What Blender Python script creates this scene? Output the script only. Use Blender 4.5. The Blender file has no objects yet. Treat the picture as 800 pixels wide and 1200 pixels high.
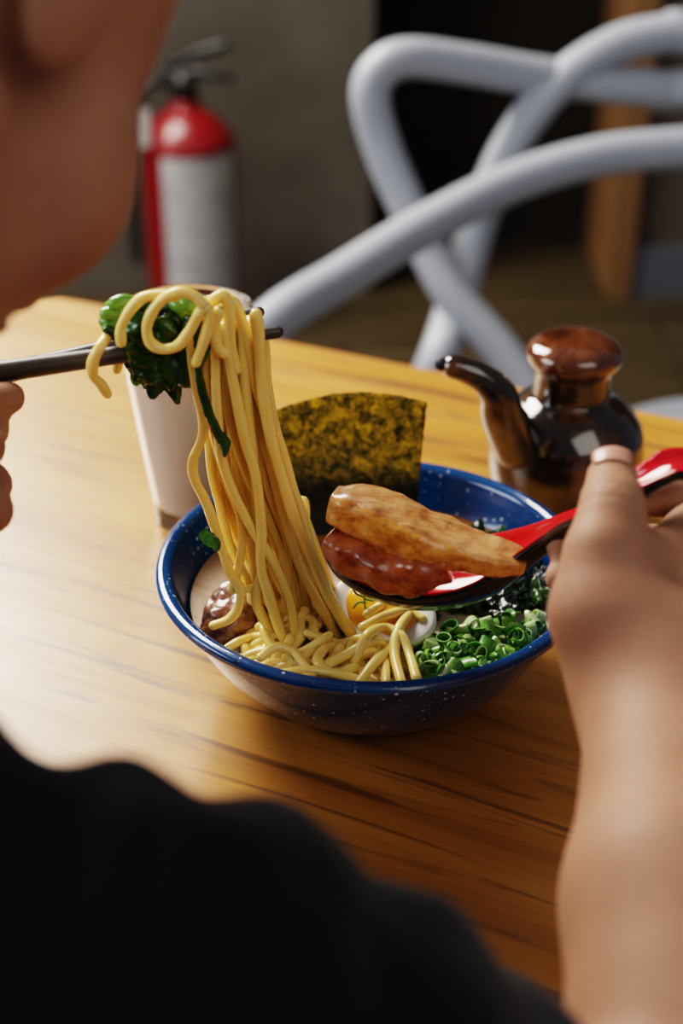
import bpy, math, random
import numpy as np
from mathutils import Vector, Matrix, noise as mnoise
random.seed(7)
rng = np.random.default_rng(7)
COL = bpy.context.scene.collection
PI = math.pi

# ------------------------------------------------------------------ camera frame (800 x 1200, 50 mm)
FPX = 50/36*1200
PITCH = math.radians(30.0)
CAM = np.array([0, -.624, 1.218])
FW = np.array([0, math.cos(PITCH), -math.sin(PITCH)])
UPV = np.array([0, math.sin(PITCH), math.cos(PITCH)])
RT = np.array([1., 0, 0])
def _ray(x, y): return FW + RT*(x-400)/FPX - UPV*(y-600)/FPX
def atz(x, y, z):
    d = _ray(x, y); return CAM + d*(z-CAM[2])/d[2]
def aty(x, y, Y):
    d = _ray(x, y); return CAM + d*(Y-CAM[1])/d[1]
def dep(x, y, t): return CAM + _ray(x, y)*t

# ------------------------------------------------------------------ object helpers
def mesh_obj(name, verts, faces, mat=None, parent=None, smooth=True):
    me = bpy.data.meshes.new(name)
    me.from_pydata([tuple(map(float, v)) for v in verts], [], [tuple(int(i) for i in f) for f in faces])
    me.validate()
    if smooth:
        me.polygons.foreach_set('use_smooth', [True]*len(me.polygons))
    o = bpy.data.objects.new(name, me)
    COL.objects.link(o)
    if mat is not None: me.materials.append(mat)
    if parent is not None: o.parent = parent
    return o
def tag(o, label=None, cat=None, group=None, kind=None):
    if label: o['label'] = label
    if cat: o['category'] = cat
    if group: o['group'] = group
    if kind: o['kind'] = kind
    return o
def empty(name, loc=(0, 0, 0)):
    o = bpy.data.objects.new(name, None); COL.objects.link(o); o.location = loc
    o.empty_display_size = .02
    return o
def recenter(o, c):
    c = Vector(c)
    o.data.transform(Matrix.Translation(-c)); o.location = c
    return o

def catmull(pts, n=8, closed=False):
    P = [np.array(p, float) for p in pts]
    out = []
    m = len(P)
    rngi = range(m if closed else m-1)
    for i in rngi:
        p1 = P[i]; p2 = P[(i+1) % m]
        p0 = P[(i-1) % m] if (closed or i > 0) else 2*p1-p2
        p3 = P[(i+2) % m] if (closed or i+2 < m) else 2*p2-p1
        for j in range(n):
            t = j/n
            out.append(.5*((2*p1)+(-p0+p2)*t+(2*p0-5*p1+4*p2-p3)*t*t+(-p0+3*p1-3*p2+p3)*t**3))
    if not closed: out.append(P[-1])
    return np.array(out)

def tube(pts, rad, seg=10, closed=False, squash=1.0):
    """swept tube with rounded ends; rad a number or per-point list"""
    pts = np.array(pts, float); n = len(pts)
    rad = np.full(n, rad, float) if np.isscalar(rad) else np.array(rad, float)
    if closed: T = np.roll(pts, -1, 0)-np.roll(pts, 1, 0)
    else: T = np.gradient(pts, axis=0)
    T /= np.linalg.norm(T, axis=1)[:, None]+1e-12
    if not closed:
        e0 = [pts[0]-T[0]*rad[0]*k for k in (.95, .75, .4)]
        e1 = [pts[-1]+T[-1]*rad[-1]*k for k in (.4, .75, .95)]
        pts = np.vstack([e0, pts, e1])
        rad = np.concatenate([rad[0]*np.array([.3, .66, .92]), rad, rad[-1]*np.array([.92, .66, .3])])
        T = np.vstack([[T[0]]*3, T, [T[-1]]*3]); n = len(pts)
    a = np.array([0, 0, 1.]) if abs(T[0][2]) < .9 else np.array([1., 0, 0])
    N = np.cross(T[0], a); N /= np.linalg.norm(N)
    V = []
    for i in range(n):
        N = N-T[i]*(N@T[i]); N /= np.linalg.norm(N)+1e-12
        B = np.cross(T[i], N)
        for s in range(seg):
            th = 2*PI*s/seg
            V.append(pts[i]+rad[i]*(math.cos(th)*N+squash*math.sin(th)*B))
    F = []
    for i in range(n if closed else n-1):
        for s in range(seg):
            i2 = (i+1) % n; s2 = (s+1) % seg
            F.append((i*seg+s, i*seg+s2, i2*seg+s2, i2*seg+s))
    if not closed:
        F.append(tuple(reversed(range(seg)))); F.append(tuple((n-1)*seg+s for s in range(seg)))
    return V, F

def lathe(prof, seg=64, c=(0, 0, 0), close=False):
    V, F = [], []
    n = len(prof)
    for r, z in prof:
        for s in range(seg):
            th = 2*PI*s/seg
            V.append((c[0]+r*math.cos(th), c[1]+r*math.sin(th), c[2]+z))
    for i in range(n if close else n-1):
        i2 = (i+1) % n
        for s in range(seg):
            s2 = (s+1) % seg
            F.append((i*seg+s, i*seg+s2, i2*seg+s2, i2*seg+s))
    if not close:
        if prof[0][0] > 1e-6: F.append(tuple(reversed(range(seg))))
        if prof[-1][0] > 1e-6: F.append(tuple((n-1)*seg+s for s in range(seg)))
    return V, F
def smooth_prof(pts, n=6):
    return [(max(p[0], 0.0), p[1]) for p in catmull([(a, b, 0) for a, b in pts], n)]

def box(lo, hi):
    x0, y0, z0 = lo; x1, y1, z1 = hi
    V = [(x0,y0,z0),(x1,y0,z0),(x1,y1,z0),(x0,y1,z0),(x0,y0,z1),(x1,y0,z1),(x1,y1,z1),(x0,y1,z1)]
    F = [(0,3,2,1),(4,5,6,7),(0,1,5,4),(1,2,6,5),(2,3,7,6),(3,0,4,7)]
    return V, F
def join(*vf):
    V, F = [], []
    for v, f in vf:
        b = len(V); V += list(v); F += [tuple(b+i for i in q) for q in f]
    return V, F
def bevel(o, w, seg=3):
    m = o.modifiers.new('bevel', 'BEVEL'); m.width = w; m.segments = seg; m.limit_method = 'ANGLE'
    return o

# ------------------------------------------------------------------ implicit surfaces -> mesh (surface nets on sparse blocks)
class Cone:
    def __init__(s, a, b, ra, rb):
        s.a = np.array(a, float); s.ba = np.array(b, float)-s.a; s.ra = ra; s.rb = rb; s.l2 = s.ba@s.ba+1e-12
    def __call__(s, p):
        q = p-s.a; h = np.clip(q@s.ba/s.l2, 0, 1)
        return np.linalg.norm(q-h[..., None]*s.ba, axis=-1)-(s.ra+(s.rb-s.ra)*h)
class Ell:
    def __init__(s, c, r, R=None):
        s.c = np.array(c, float); s.r = np.array(r, float); s.R = np.eye(3) if R is None else np.array(R, float)
    def __call__(s, p):
        q = (p-s.c)@s.R.T
        k0 = np.linalg.norm(q/s.r, axis=-1); k1 = np.linalg.norm(q/(s.r**2), axis=-1)+1e-9
        return np.where(k0 < .2, k0*s.r.min()-s.r.min(), k0*(k0-1)/k1)
class Slab:
    def __init__(s, c, h, R, rd):
        s.c = np.array(c, float); s.h = np.array(h, float)-rd; s.R = np.array(R, float); s.rd = rd
    def __call__(s, p):
        q = np.abs((p-s.c)@s.R.T)-s.h
        return np.linalg.norm(np.maximum(q, 0), axis=-1)+np.minimum(q.max(-1), 0)-s.rd
class Half:
    def __init__(s, c, n):
        s.c = np.array(c, float); s.n = np.array(n, float)/np.linalg.norm(n)
    def __call__(s, p): return (p-s.c)@s.n
def smin(a, b, k):
    if k <= 0: return np.minimum(a, b)
    h = np.maximum(k-np.abs(a-b), 0)/k
    return np.minimum(a, b)-h*h*k*.25
def field(groups):
    """groups: list of (op, k_join, k_in, [prims])"""
    allp = [p for g in groups if g[0] == 'add' for p in g[3]]
    def f(P, c, rad):
        cc = c[None, :]
        dc = {id(p): float(p(cc)[0]) for p in allp}
        up = min(dc.values())+rad+.05
        d = None
        for op, kj, ki, prims in groups:
            g = None
            for p in prims:
                if op == 'add' and dc[id(p)]-rad > up: continue
                v = p(P); g = v if g is None else smin(g, v, ki)
            if g is None: continue
            if op == 'add': d = g if d is None else smin(d, g, kj)
            elif op == 'sub' and d is not None: d = -smin(-d, g, kj)
            elif op == 'int' and d is not None: d = -smin(-d, -g, kj)
        return d if d is not None else np.full(P.shape[:-1], 1.)
    return f
def sdf_mesh(groups, lo, hi, vs, B=24, smooth_it=1):
    f = field(groups)
    lo = np.array(lo, float); hi = np.array(hi, float)
    nb = np.ceil((hi-lo)/(vs*B)).astype(int)
    M = np.array(nb*B+2, dtype=np.int64)
    def cid(i, j, k): return (i*M[1]+j)*M[2]+k
    off = np.stack(np.meshgrid(*[np.arange(B+1)]*3, indexing='ij'), -1)
    ids, vv, edges = [], [], []
    for bi in range(nb[0]):
        for bj in range(nb[1]):
            for bk in range(nb[2]):
                b0 = np.array([bi, bj, bk])*B
                c = lo+(b0+B/2)*vs; rad = vs*B*.87
                d0 = float(f(c[None, :], c, 1e-6)[0])
                if abs(d0) > rad*1.35+.006: continue
                D = f(lo+(b0+off)*vs, c, rad)
                S = D < 0
                if S.all() or not S.any(): continue
                cs = sum(S[a:B+a, b:B+b, e:B+e].astype(np.int8) for a in (0, 1) for b in (0, 1) for e in (0, 1))
                act = np.argwhere((cs > 0) & (cs < 8))
                if len(act) == 0: continue
                acc = np.zeros((len(act), 3)); cnt = np.zeros(len(act))
                for ax in range(3):
                    o1, o2 = [(1, 2), (0, 2), (0, 1)][ax]
                    for u in (0, 1):
                        for w in (0, 1):
                            s = np.zeros(3, int); s[o1] = u; s[o2] = w
                            e = s.copy(); e[ax] = 1
                            da = D[tuple((act+s).T)]; db = D[tuple((act+e).T)]
                            m = (da < 0) != (db < 0)
                            t = np.where(m, da/(da-db+1e-20), 0)
                            pt = (act+s).astype(float); pt[:, ax] += t
                            acc[m] += pt[m]; cnt[m] += 1
                vv.append(lo+(b0+acc/cnt[:, None])*vs)
                g = act+b0; ids.append(cid(g[:, 0], g[:, 1], g[:, 2]))
                for ax in range(3):
                    sl0 = [slice(0, B)]*3; sl1 = [slice(0, B)]*3; sl1[ax] = slice(1, B+1)
                    A = S[tuple(sl0)]; Bq = S[tuple(sl1)]
                    ed = np.argwhere(A != Bq)
                    if len(ed): edges.append((ax, ed+b0, A[tuple(ed.T)]))
    ids = np.concatenate(ids); V = np.concatenate(vv)
    order = np.argsort(ids); sid = ids[order]
    F = []
    for ax, g, ins in edges:
        o1, o2 = [(1, 2), (2, 0), (0, 1)][ax]
        q = []
        for u, w in ((1, 1), (0, 1), (0, 0), (1, 0)):
            h = g.copy(); h[:, o1] -= u; h[:, o2] -= w
            k = cid(h[:, 0], h[:, 1], h[:, 2])
            p = np.clip(np.searchsorted(sid, k), 0, len(sid)-1)
            q.append(np.where(sid[p] == k, order[p], -1))
        q = np.stack(q, 1)
        ok = (q >= 0).all(1); q = q[ok]; ins = ins[ok]
        q[~ins] = q[~ins][:, ::-1]
        F.append(q)
    F = np.concatenate(F)
    for _ in range(smooth_it):
        acc = np.zeros_like(V); cnt = np.zeros(len(V))
        for a in range(4):
            b = F[:, (a+1) % 4]; aa = F[:, a]
            np.add.at(acc, aa, V[b]); np.add.at(cnt, aa, 1)
            np.add.at(acc, b, V[aa]); np.add.at(cnt, b, 1)
        V = .5*V+.5*acc/np.maximum(cnt, 1)[:, None]
    return V, F
def normals(V, F):
    V = np.array(V); F = np.array(F)
    n = np.cross(V[F[:, 2]]-V[F[:, 0]], V[F[:, 3]]-V[F[:, 1]])
    N = np.zeros_like(V)
    for a in range(4): np.add.at(N, F[:, a], n)
    return N/(np.linalg.norm(N, axis=1)[:, None]+1e-15)

# ------------------------------------------------------------------ materials
class NT:
    def __init__(s, name):
        s.m = bpy.data.materials.new(name); s.m.use_nodes = True
        s.t = s.m.node_tree; s.b = s.t.nodes['Principled BSDF']; s.out = s.t.nodes['Material Output']
        s._c = None
    def n(s, typ, **kw):
        nd = s.t.nodes.new(typ)
        for k, v in kw.items():
            if k in nd.inputs.keys(): nd.inputs[k].default_value = v
            else: setattr(nd, k, v)
        return nd
    def l(s, a, b): s.t.links.new(a, b)
    def coord(s, scale=(1, 1, 1), loc=(0, 0, 0), rot=(0, 0, 0)):
        if s._c is None: s._c = s.n('ShaderNodeTexCoord')
        mp = s.n('ShaderNodeMapping'); mp.inputs['Scale'].default_value = scale
        mp.inputs['Location'].default_value = loc; mp.inputs['Rotation'].default_value = rot
        s.l(s._c.outputs['Object'], mp.inputs['Vector']); return mp.outputs['Vector']
    def noise(s, scale, detail=4, rough=.55, vec=None, dist=0.):
        nd = s.n('ShaderNodeTexNoise'); nd.inputs['Scale'].default_value = scale
        nd.inputs['Detail'].default_value = detail; nd.inputs['Roughness'].default_value = rough
        nd.inputs['Distortion'].default_value = dist
        s.l(vec if vec is not None else s.coord(), nd.inputs['Vector']); return nd.outputs['Fac']
    def ramp(s, fac, stops, interp='LINEAR'):
        nd = s.n('ShaderNodeValToRGB'); cr = nd.color_ramp; cr.interpolation = interp
        while len(cr.elements) > 1: cr.elements.remove(cr.elements[-1])
        for i, (p, c) in enumerate(stops):
            c = (c, c, c, 1) if np.isscalar(c) else (*c[:3], 1)
            e = cr.elements[0] if i == 0 else cr.elements.new(p)
            e.position = p; e.color = c
        s.l(fac, nd.inputs['Fac']); return nd.outputs['Color']
    def mix(s, fac, a, b, mode='MIX'):
        nd = s.n('ShaderNodeMix', data_type='RGBA', blend_type=mode)
        for sock, v in ((nd.inputs[0], fac), (nd.inputs[6], a), (nd.inputs[7], b)):
            if isinstance(v, bpy.types.NodeSocket): s.l(v, sock)
            elif np.isscalar(v): sock.default_value = v
            else: sock.default_value = (*v[:3], 1)
        return nd.outputs[2]
    def math(s, op, a, b=0.):
        nd = s.n('ShaderNodeMath', operation=op)
        for sock, v in ((nd.inputs[0], a), (nd.inputs[1], b)):
            if isinstance(v, bpy.types.NodeSocket): s.l(v, sock)
            else: sock.default_value = v
        return nd.outputs[0]
    def bump(s, h, dist=.001, strength=1.):
        nd = s.n('ShaderNodeBump'); nd.inputs['Distance'].default_value = dist; nd.inputs['Strength'].default_value = strength
        s.l(h, nd.inputs['Height']); s.l(nd.outputs['Normal'], s.b.inputs['Normal']); return nd
    def set(s, **kw):
        mp = dict(color='Base Color', rough='Roughness', metal='Metallic', coat='Coat Weight', coat_rough='Coat Roughness',
                  sss='Subsurface Weight', sss_scale='Subsurface Scale', trans='Transmission Weight', ior='IOR', spec='Specular IOR Level', alpha='Alpha', sheen='Sheen Weight')
        for k, v in kw.items():
            sock = s.b.inputs['Subsurface Radius' if k == 'sss_rad' else mp[k]]
            if isinstance(v, bpy.types.NodeSocket): s.l(v, sock)
            elif k == 'sss_rad': sock.default_value = v
            elif k == 'color': sock.default_value = (*v[:3], 1)
            else: sock.default_value = v
        return s
def simple(name, color, rough=.5, **kw):
    m = NT(name)
    nz = m.noise(40 if 'nscale' not in kw else kw.pop('nscale'))
    amt = kw.pop('vary', .12)
    c = m.mix(nz, tuple(x*(1-amt) for x in color), tuple(min(1, x*(1+amt)) for x in color))
    m.set(color=c, rough=rough, **kw); return m.m

def M_wood():
    m = NT('honey_oak')
    g = m.noise(1., 6, .6, m.coord((2.2, 26, 8)), .6)
    fine = m.noise(1., 5, .65, m.coord((9, 170, 20), (3, 1, 0)), .3)
    base = m.ramp(g, [(.28, (.36, .135, .018)), (.5, (.60, .26, .045)), (.72, (.74, .37, .08))])
    base = m.mix(m.ramp(fine, [(.35, 0.), (.65, .45)]), base, (.36, .15, .03), 'MIX')
    base = m.mix(.85, base, base)
    # worn dark streaks along the grain, patchy
    st = m.noise(1., 5, .6, m.coord((5.5, 75, 10), (7, 3, 1)), .8)
    pt = m.noise(1., 2, .5, m.coord((3.5, 7, 3), (1, 9, 2)))
    msk = m.math('MULTIPLY', m.ramp(st, [(.55, 0.), (.62, 1.)]), m.ramp(pt, [(.38, .1), (.56, 1.)]))
    base = m.mix(m.math('MULTIPLY', msk, .8), base, (.15, .068, .03))
    r = m.ramp(m.noise(1., 4, .5, m.coord((6, 40, 6), (2, 2, 2))), [(.3, .30), (.7, .44)])
    m.set(color=base, rough=r, spec=.5, coat=.35, coat_rough=.28)
    m.bump(m.mix(.5, st, fine), .0006, .5)
    return m.m
def M_enamel():
    m = NT('speckled_blue_enamel')
    v = m.n('ShaderNodeTexVoronoi', feature='F1'); v.inputs['Scale'].default_value = 210
    m.l(m.coord(), v.inputs['Vector'])
    sep = m.n('ShaderNodeSeparateColor'); m.l(v.outputs['Color'], sep.inputs[0])
    thr = m.ramp(sep.outputs[0], [(.25, 0.), (.9, .2)])
    dot = m.math('LESS_THAN', v.outputs['Distance'], thr)
    v2 = m.n('ShaderNodeTexVoronoi', feature='F1'); v2.inputs['Scale'].default_value = 420
    m.l(m.coord((1, 1, 1), (5, 3, 1)), v2.inputs['Vector'])
    sep2 = m.n('ShaderNodeSeparateColor'); m.l(v2.outputs['Color'], sep2.inputs[0])
    thr2 = m.ramp(sep2.outputs[0], [(.4, 0.), (.95, .22)])
    dot2 = m.math('LESS_THAN', v2.outputs['Distance'], thr2)
    patch = m.ramp(m.noise(22, 3), [(.42, 0.), (.6, 1.)])
    d = m.math('MAXIMUM', dot, m.math('MULTIPLY', dot2, patch))
    blue = m.ramp(m.noise(14, 3), [(.3, (.004, .036, .135)), (.7, (.008, .07, .22))])
    m.set(color=m.mix(m.math('MULTIPLY', d, .8), blue, (.62, .70, .80)), rough=.16, coat=.6, coat_rough=.06)
    m.bump(m.noise(60, 3), .0005, .25)
    return m.m
def M_skin(name, lo, hi, red):
    m = NT(name)
    c = m.mix(m.ramp(m.noise(26, 4), [(.3, 0.), (.7, 1.)]), lo, hi)
    c = m.mix(m.ramp(m.noise(75, 3, vec=m.coord((1, 1, 1), (4, 2, 8))), [(.5, 0.), (.75, .35)]), c, red)
    m.set(color=c, rough=.55, sss=.12, sss_scale=.006, sss_rad=(1., .35, .18), spec=.22)
    v = m.n('ShaderNodeTexVoronoi'); v.inputs['Scale'].default_value = 900; m.l(m.coord(), v.inputs['Vector'])
    m.bump(m.mix(.5, v.outputs['Distance'], m.noise(320, 4)), .00035, .6)
    return m.m
def M_noodle():
    m = NT('egg_noodle')
    c = m.mix(m.noise(55, 3), (.93, .60, .11), (.98, .79, .31))
    m.set(color=c, rough=.33, sss=.35, sss_scale=.004, sss_rad=(1., .6, .25), coat=.35, coat_rough=.2)
    m.bump(m.noise(420, 3), .0003, .4)
    return m.m
def M_nori():
    m = NT('nori')
    a = m.noise(170, 6, .75, dist=.6); b = m.noise(420, 4, .7)
    mo = m.mix(.4, a, b)
    c = m.ramp(mo, [(.38, (.010, .014, .004)), (.48, (.06, .06, .008)), (.60, (.26, .18, .015))])
    t = m.ramp(mo, [(.38, (.02, .03, .004)), (.48, (.42, .34, .02)), (.60, (1., .72, .06))])
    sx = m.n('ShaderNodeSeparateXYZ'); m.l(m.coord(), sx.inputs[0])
    foot_shade = m.ramp(m.math('ADD', m.math('MULTIPLY', sx.outputs[2], 10.), m.math('MULTIPLY', a, .12)), [(.30, .06), (.42, 1.)])  # shade painted into the colour: lower sheet darkened as if no light came through
    c = m.mix(1., c, foot_shade, 'MULTIPLY'); t = m.mix(1., t, foot_shade, 'MULTIPLY')
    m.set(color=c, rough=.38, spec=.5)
    tr = m.n('ShaderNodeBsdfTranslucent'); m.l(t, tr.inputs['Color'])
    mx = m.n('ShaderNodeMixShader'); mx.inputs[0].default_value = .55
    m.l(m.b.outputs[0], mx.inputs[1]); m.l(tr.outputs[0], mx.inputs[2]); m.l(mx.outputs[0], m.out.inputs['Surface'])
    m.bump(mo, .0012, .8)
    return m.m
def M_pork(name, stops, face=False):
    m = NT(name)
    a = m.noise(55, 6, .65, m.coord((1., 1.6, 3.2)), .7); b = m.noise(190, 5, .7)
    c = m.ramp(m.mix(.35, a, b), stops)
    if face:
        gm = m.n('ShaderNodeNewGeometry'); vd = m.n('ShaderNodeVectorMath', operation='DOT_PRODUCT')
        m.l(gm.outputs['Normal'], vd.inputs[0]); vd.inputs[1].default_value = (.12, .0, .99)
        st = m.noise(1., 4, .6, m.coord((30, 200, 200)), 1.)
        cut = m.ramp(m.mix(.4, st, a), [(.34, (.17, .05, .016)), (.46, (.44, .19, .065)), (.62, (.64, .37, .17))])
        c = m.mix(m.ramp(m.math('ADD', vd.outputs['Value'], m.math('MULTIPLY', b, .25)), [(.93, 0.), (1.02, .9)]), c, cut)
    m.set(color=c, rough=m.ramp(b, [(.35, .18), (.65, .42)]), coat=.7, coat_rough=.08, sss=.12, sss_scale=.004, sss_rad=(1, .4, .2))
    m.bump(m.mix(.5, a, b), .0016, .55)
    return m.m
def M_glaze(name, dark, mid, hi):
    m = NT(name)
    a = m.noise(26, 6, .65, m.coord((1, 1, .6)), 1.2)
    c = m.ramp(a, [(.32, dark), (.5, mid), (.66, hi)])
    m.set(color=c, rough=.12, coat=.9, coat_rough=.03, spec=.6); m.bump(m.noise(40, 2), .0008, .2)
    return m.m
def M_leaf(name, dark, hi, rough=.3, scale=120):
    m = NT(name)
    c = m.ramp(m.noise(scale, 4), [(.3, dark), (.7, hi)])
    m.set(color=c, rough=rough, coat=.35, coat_rough=.12, spec=.55)
    tr = m.n('ShaderNodeBsdfTranslucent'); m.l(m.mix(.5, c, hi), tr.inputs['Color'])
    mx = m.n('ShaderNodeMixShader'); mx.inputs[0].default_value = .22
    m.l(m.b.outputs[0], mx.inputs[1]); m.l(tr.outputs[0], mx.inputs[2]); m.l(mx.outputs[0], m.out.inputs['Surface'])
    m.bump(m.noise(260, 4), .0008, .6)
    return m.m
def M_glass():
    m = NT('clear_glass'); m.set(color=(.97, .985, .98), rough=.02, trans=1., ior=1.46)
    m.bump(m.noise(9, 2), .0004, .1); return m.m
def M_broth():
    m = NT('tonkotsu_broth')
    c = m.ramp(m.noise(38, 4, dist=.6), [(.35, (.60, .42, .30)), (.55, (.74, .60, .48)), (.75, (.80, .70, .60))])
    sp = m.n('ShaderNodeTexVoronoi'); sp.inputs['Scale'].default_value = 130; m.l(m.coord(), sp.inputs['Vector'])
    oil = m.ramp(sp.outputs['Distance'], [(.16, 1.), (.24, 0.)])
    c = m.mix(m.math('MULTIPLY', oil, .3), c, (.62, .36, .14))
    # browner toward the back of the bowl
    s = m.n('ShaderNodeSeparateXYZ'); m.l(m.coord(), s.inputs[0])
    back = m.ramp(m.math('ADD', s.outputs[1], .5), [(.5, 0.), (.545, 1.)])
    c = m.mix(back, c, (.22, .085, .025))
    m.set(color=c, rough=.09, sss=.15, sss_scale=.004, coat=.4, coat_rough=.03); m.bump(m.noise(60, 3), .001, .4)
    return m.m
def M_wall(name, a, b, scale=3.):
    m = NT(name)
    c = m.mix(m.ramp(m.noise(scale, 6, .6), [(.3, 0.), (.7, 1.)]), a, b)
    m.set(color=c, rough=.85, spec=.2); m.bump(m.noise(60, 5), .003, .4); return m.m
def M_floor():
    m = NT('dark_timber_floor')
    g = m.noise(1., 5, .6, m.coord((2, 18, 2)))
    c = m.ramp(g, [(.3, (.040, .028, .013)), (.7, (.085, .060, .030))])
    w = m.n('ShaderNodeTexBrick', offset=.5); w.inputs['Scale'].default_value = 1.; w.inputs['Mortar Size'].default_value = .004
    w.inputs['Brick Width'].default_value = 1.4; w.inputs['Row Height'].default_value = .14
    for k in ('Color1', 'Color2'): w.inputs[k].default_value = (1, 1, 1, 1)
    w.inputs['Mortar'].default_value = (.3, .3, .3, 1); m.l(m.coord(), w.inputs['Vector'])
    m.set(color=m.mix(1., c, w.outputs['Color'], 'MULTIPLY'), rough=.5); m.bump(g, .001, .3); return m.m
def M_cloth():
    m = NT('black_cotton')
    c = m.mix(m.noise(30, 4), (.006, .007, .009), (.012, .013, .017))
    m.set(color=c, rough=.9, spec=.15, sheen=.08); m.bump(m.noise(900, 3), .0006, .5); return m.m
def M_label():
    m = NT('extinguisher_label')
    w = m.n('ShaderNodeTexBrick', offset=.37); w.inputs['Scale'].default_value = 1.; w.inputs['Brick Width'].default_value = .022
    w.inputs['Row Height'].default_value = .016; w.inputs['Mortar Size'].default_value = .0045
    w.inputs['Color1'].default_value = (.08, .12, .20, 1); w.inputs['Color2'].default_value = (.22, .25, .31, 1); w.inputs['Mortar'].default_value = (.52, .51, .49, 1)
    g = m.n('ShaderNodeTexCoord'); m.l(g.outputs['UV'], w.inputs['Vector'])
    c = m.mix(m.ramp(m.noise(16, 2), [(.42, 0.), (.55, .8)]), w.outputs['Color'], (.52, .51, .49))
    m.set(color=c, rough=.5); return m.m

wood = M_wood(); enamel = M_enamel()
skin = M_skin('warm_skin', (.34, .170, .105), (.42, .225, .145), (.40, .155, .10))
nail_m = simple('nail', (.55, .28, .20), .38, vary=.05, coat=.1)
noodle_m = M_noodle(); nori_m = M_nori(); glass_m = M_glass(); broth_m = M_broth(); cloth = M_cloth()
pork_hi = M_pork('braised_pork_tan', [(.30, (.16, .035, .006)), (.42, (.46, .14, .018)), (.53, (.74, .32, .05)), (.70, (.84, .50, .15))], True)
pork_lo = M_pork('braised_pork_red', [(.30, (.07, .010, .003)), (.45, (.26, .05, .010)), (.58, (.44, .12, .025)), (.75, (.56, .22, .06))])
pork_dk = M_pork('braised_pork_dark', [(.30, (.03, .010, .006)), (.46, (.12, .040, .018)), (.60, (.26, .095, .04)), (.78, (.36, .17, .08))])
glaze = M_glaze('treacle_glaze', (.006, .004, .003), (.022, .010, .004), (.14, .055, .014))
glaze_lid = M_glaze('chestnut_glaze', (.035, .010, .005), (.10, .030, .012), (.20, .07, .025))
wak_m = M_leaf('wakame', (.003, .010, .006), (.010, .030, .014), .2); wak_g = M_leaf('wakame_green', (.012, .05, .006), (.06, .16, .018), .22)
leaf_m = M_leaf('wilted_leaf', (.008, .040, .008), (.045, .16, .022), .25, 110)
stalk_m = M_leaf('stalk', (.10, .30, .03), (.30, .55, .10), .3, 90)
red_m = simple('red_melamine', (.62, .012, .018), .16, vary=.05, coat=.5, coat_rough=.05)
blk_m = simple('black_melamine', (.012, .012, .011), .2, vary=.1, coat=.4)
white_m = simple('white_plastic', (.36, .385, .43), .4, vary=.04)
egg_w = simple('egg_white', (.86, .84, .78), .3, vary=.04, sss=.3, sss_scale=.004, coat=.3)
yolk_m = simple('soft_yolk', (.90, .40, .02), .15, vary=.15, sss=.2, sss_scale=.004, coat=.6, coat_rough=.05)
drink_m = simple('milky_drink', (.78, .785, .79), .3, vary=.02, nscale=8, sss=.4, sss_scale=.02)

# ------------------------------------------------------------------ camera, light, world
cd = bpy.data.cameras.new('camera'); cam = bpy.data.objects.new('camera', cd); COL.objects.link(cam)
cam.location = CAM; cam.rotation_euler = (PI/2-PITCH, 0, 0)
cd.sensor_width = 36; cd.lens = 50; cd.sensor_fit = 'AUTO'; cd.clip_start = .02; cd.clip_end = 50
cd.dof.use_dof = True; cd.dof.focus_distance = .685; cd.dof.aperture_fstop = 4.2; cd.dof.aperture_blades = 9
sc = bpy.context.scene; sc.camera = cam
def area(name, loc, target, size, power, color, sy=None):
    L = bpy.data.lights.new(name, 'AREA'); o = bpy.data.objects.new(name, L); COL.objects.link(o)
    o.location = loc; o.rotation_euler = (Vector(target)-Vector(loc)).to_track_quat('-Z', 'Y').to_euler()
    L.energy = power; L.color = color; L.size = size
    if sy: L.shape = 'RECTANGLE'; L.size_y = sy
    return o
area('window_light', (-1.15, 1.75, 2.35), (-.05, 0, .8), 1.1, 95, (1., .93, .84), 1.3)
area('side_window_light', (-2.3, -.35, 1.75), (0, 0, .85), 1.3, 28, (.90, .94, 1.), 1.3)
area('fill_light', (1.1, -1.6, 2.6), (.1, 0, .8), 1.6, 12, (1., .93, .86))  # added weak fill from behind the camera, lifts the arm and table front
w = bpy.data.worlds.new('room_ambience'); sc.world = w; w.use_nodes = True
w.node_tree.nodes['Background'].inputs[0].default_value = (.85, .88, 1., 1); w.node_tree.nodes['Background'].inputs[1].default_value = .12
sc.view_settings.view_transform = 'Filmic'; sc.view_settings.look = 'High Contrast'; sc.view_settings.exposure = .38

# ------------------------------------------------------------------ room
o = mesh_obj('floor', *box((-3, -2.2, -.05), (3.2, 3.4, 0)), M_floor(), smooth=False); tag(o, kind='structure')
o = mesh_obj('wall_back', *box((-3, 2.85, 0), (3.2, 2.95, 2.9)), M_wall('dark_brown_wall', (.020, .016, .012), (.034, .027, .020)), smooth=False); tag(o, kind='structure')
o = mesh_obj('wall_left', *box((-1.2, 2.52, 0), (.07, 2.84, 2.9)), M_wall('grey_plaster', (.085, .072, .058), (.15, .13, .108), 2.2), smooth=False); tag(o, kind='structure')
o = mesh_obj('wall_right', *box((.66, 2.50, 0), (3.2, 2.84, 2.9)), M_wall('taupe_panel', (.10, .078, .062), (.13, .102, .084)), smooth=False); tag(o, kind='structure')
o = mesh_obj('trim_1', *box((.615, 2.47, 0), (.665, 2.84, 2.9)), simple('trim_wood', (.20, .105, .045), .5), smooth=False); tag(o, kind='structure')
o = mesh_obj('baseboard_right', *box((.667, 2.48, 0), (3.2, 2.498, .12)), simple('grey_skirting', (.10, .11, .125), .5), smooth=False); tag(o, kind='structure')

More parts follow.
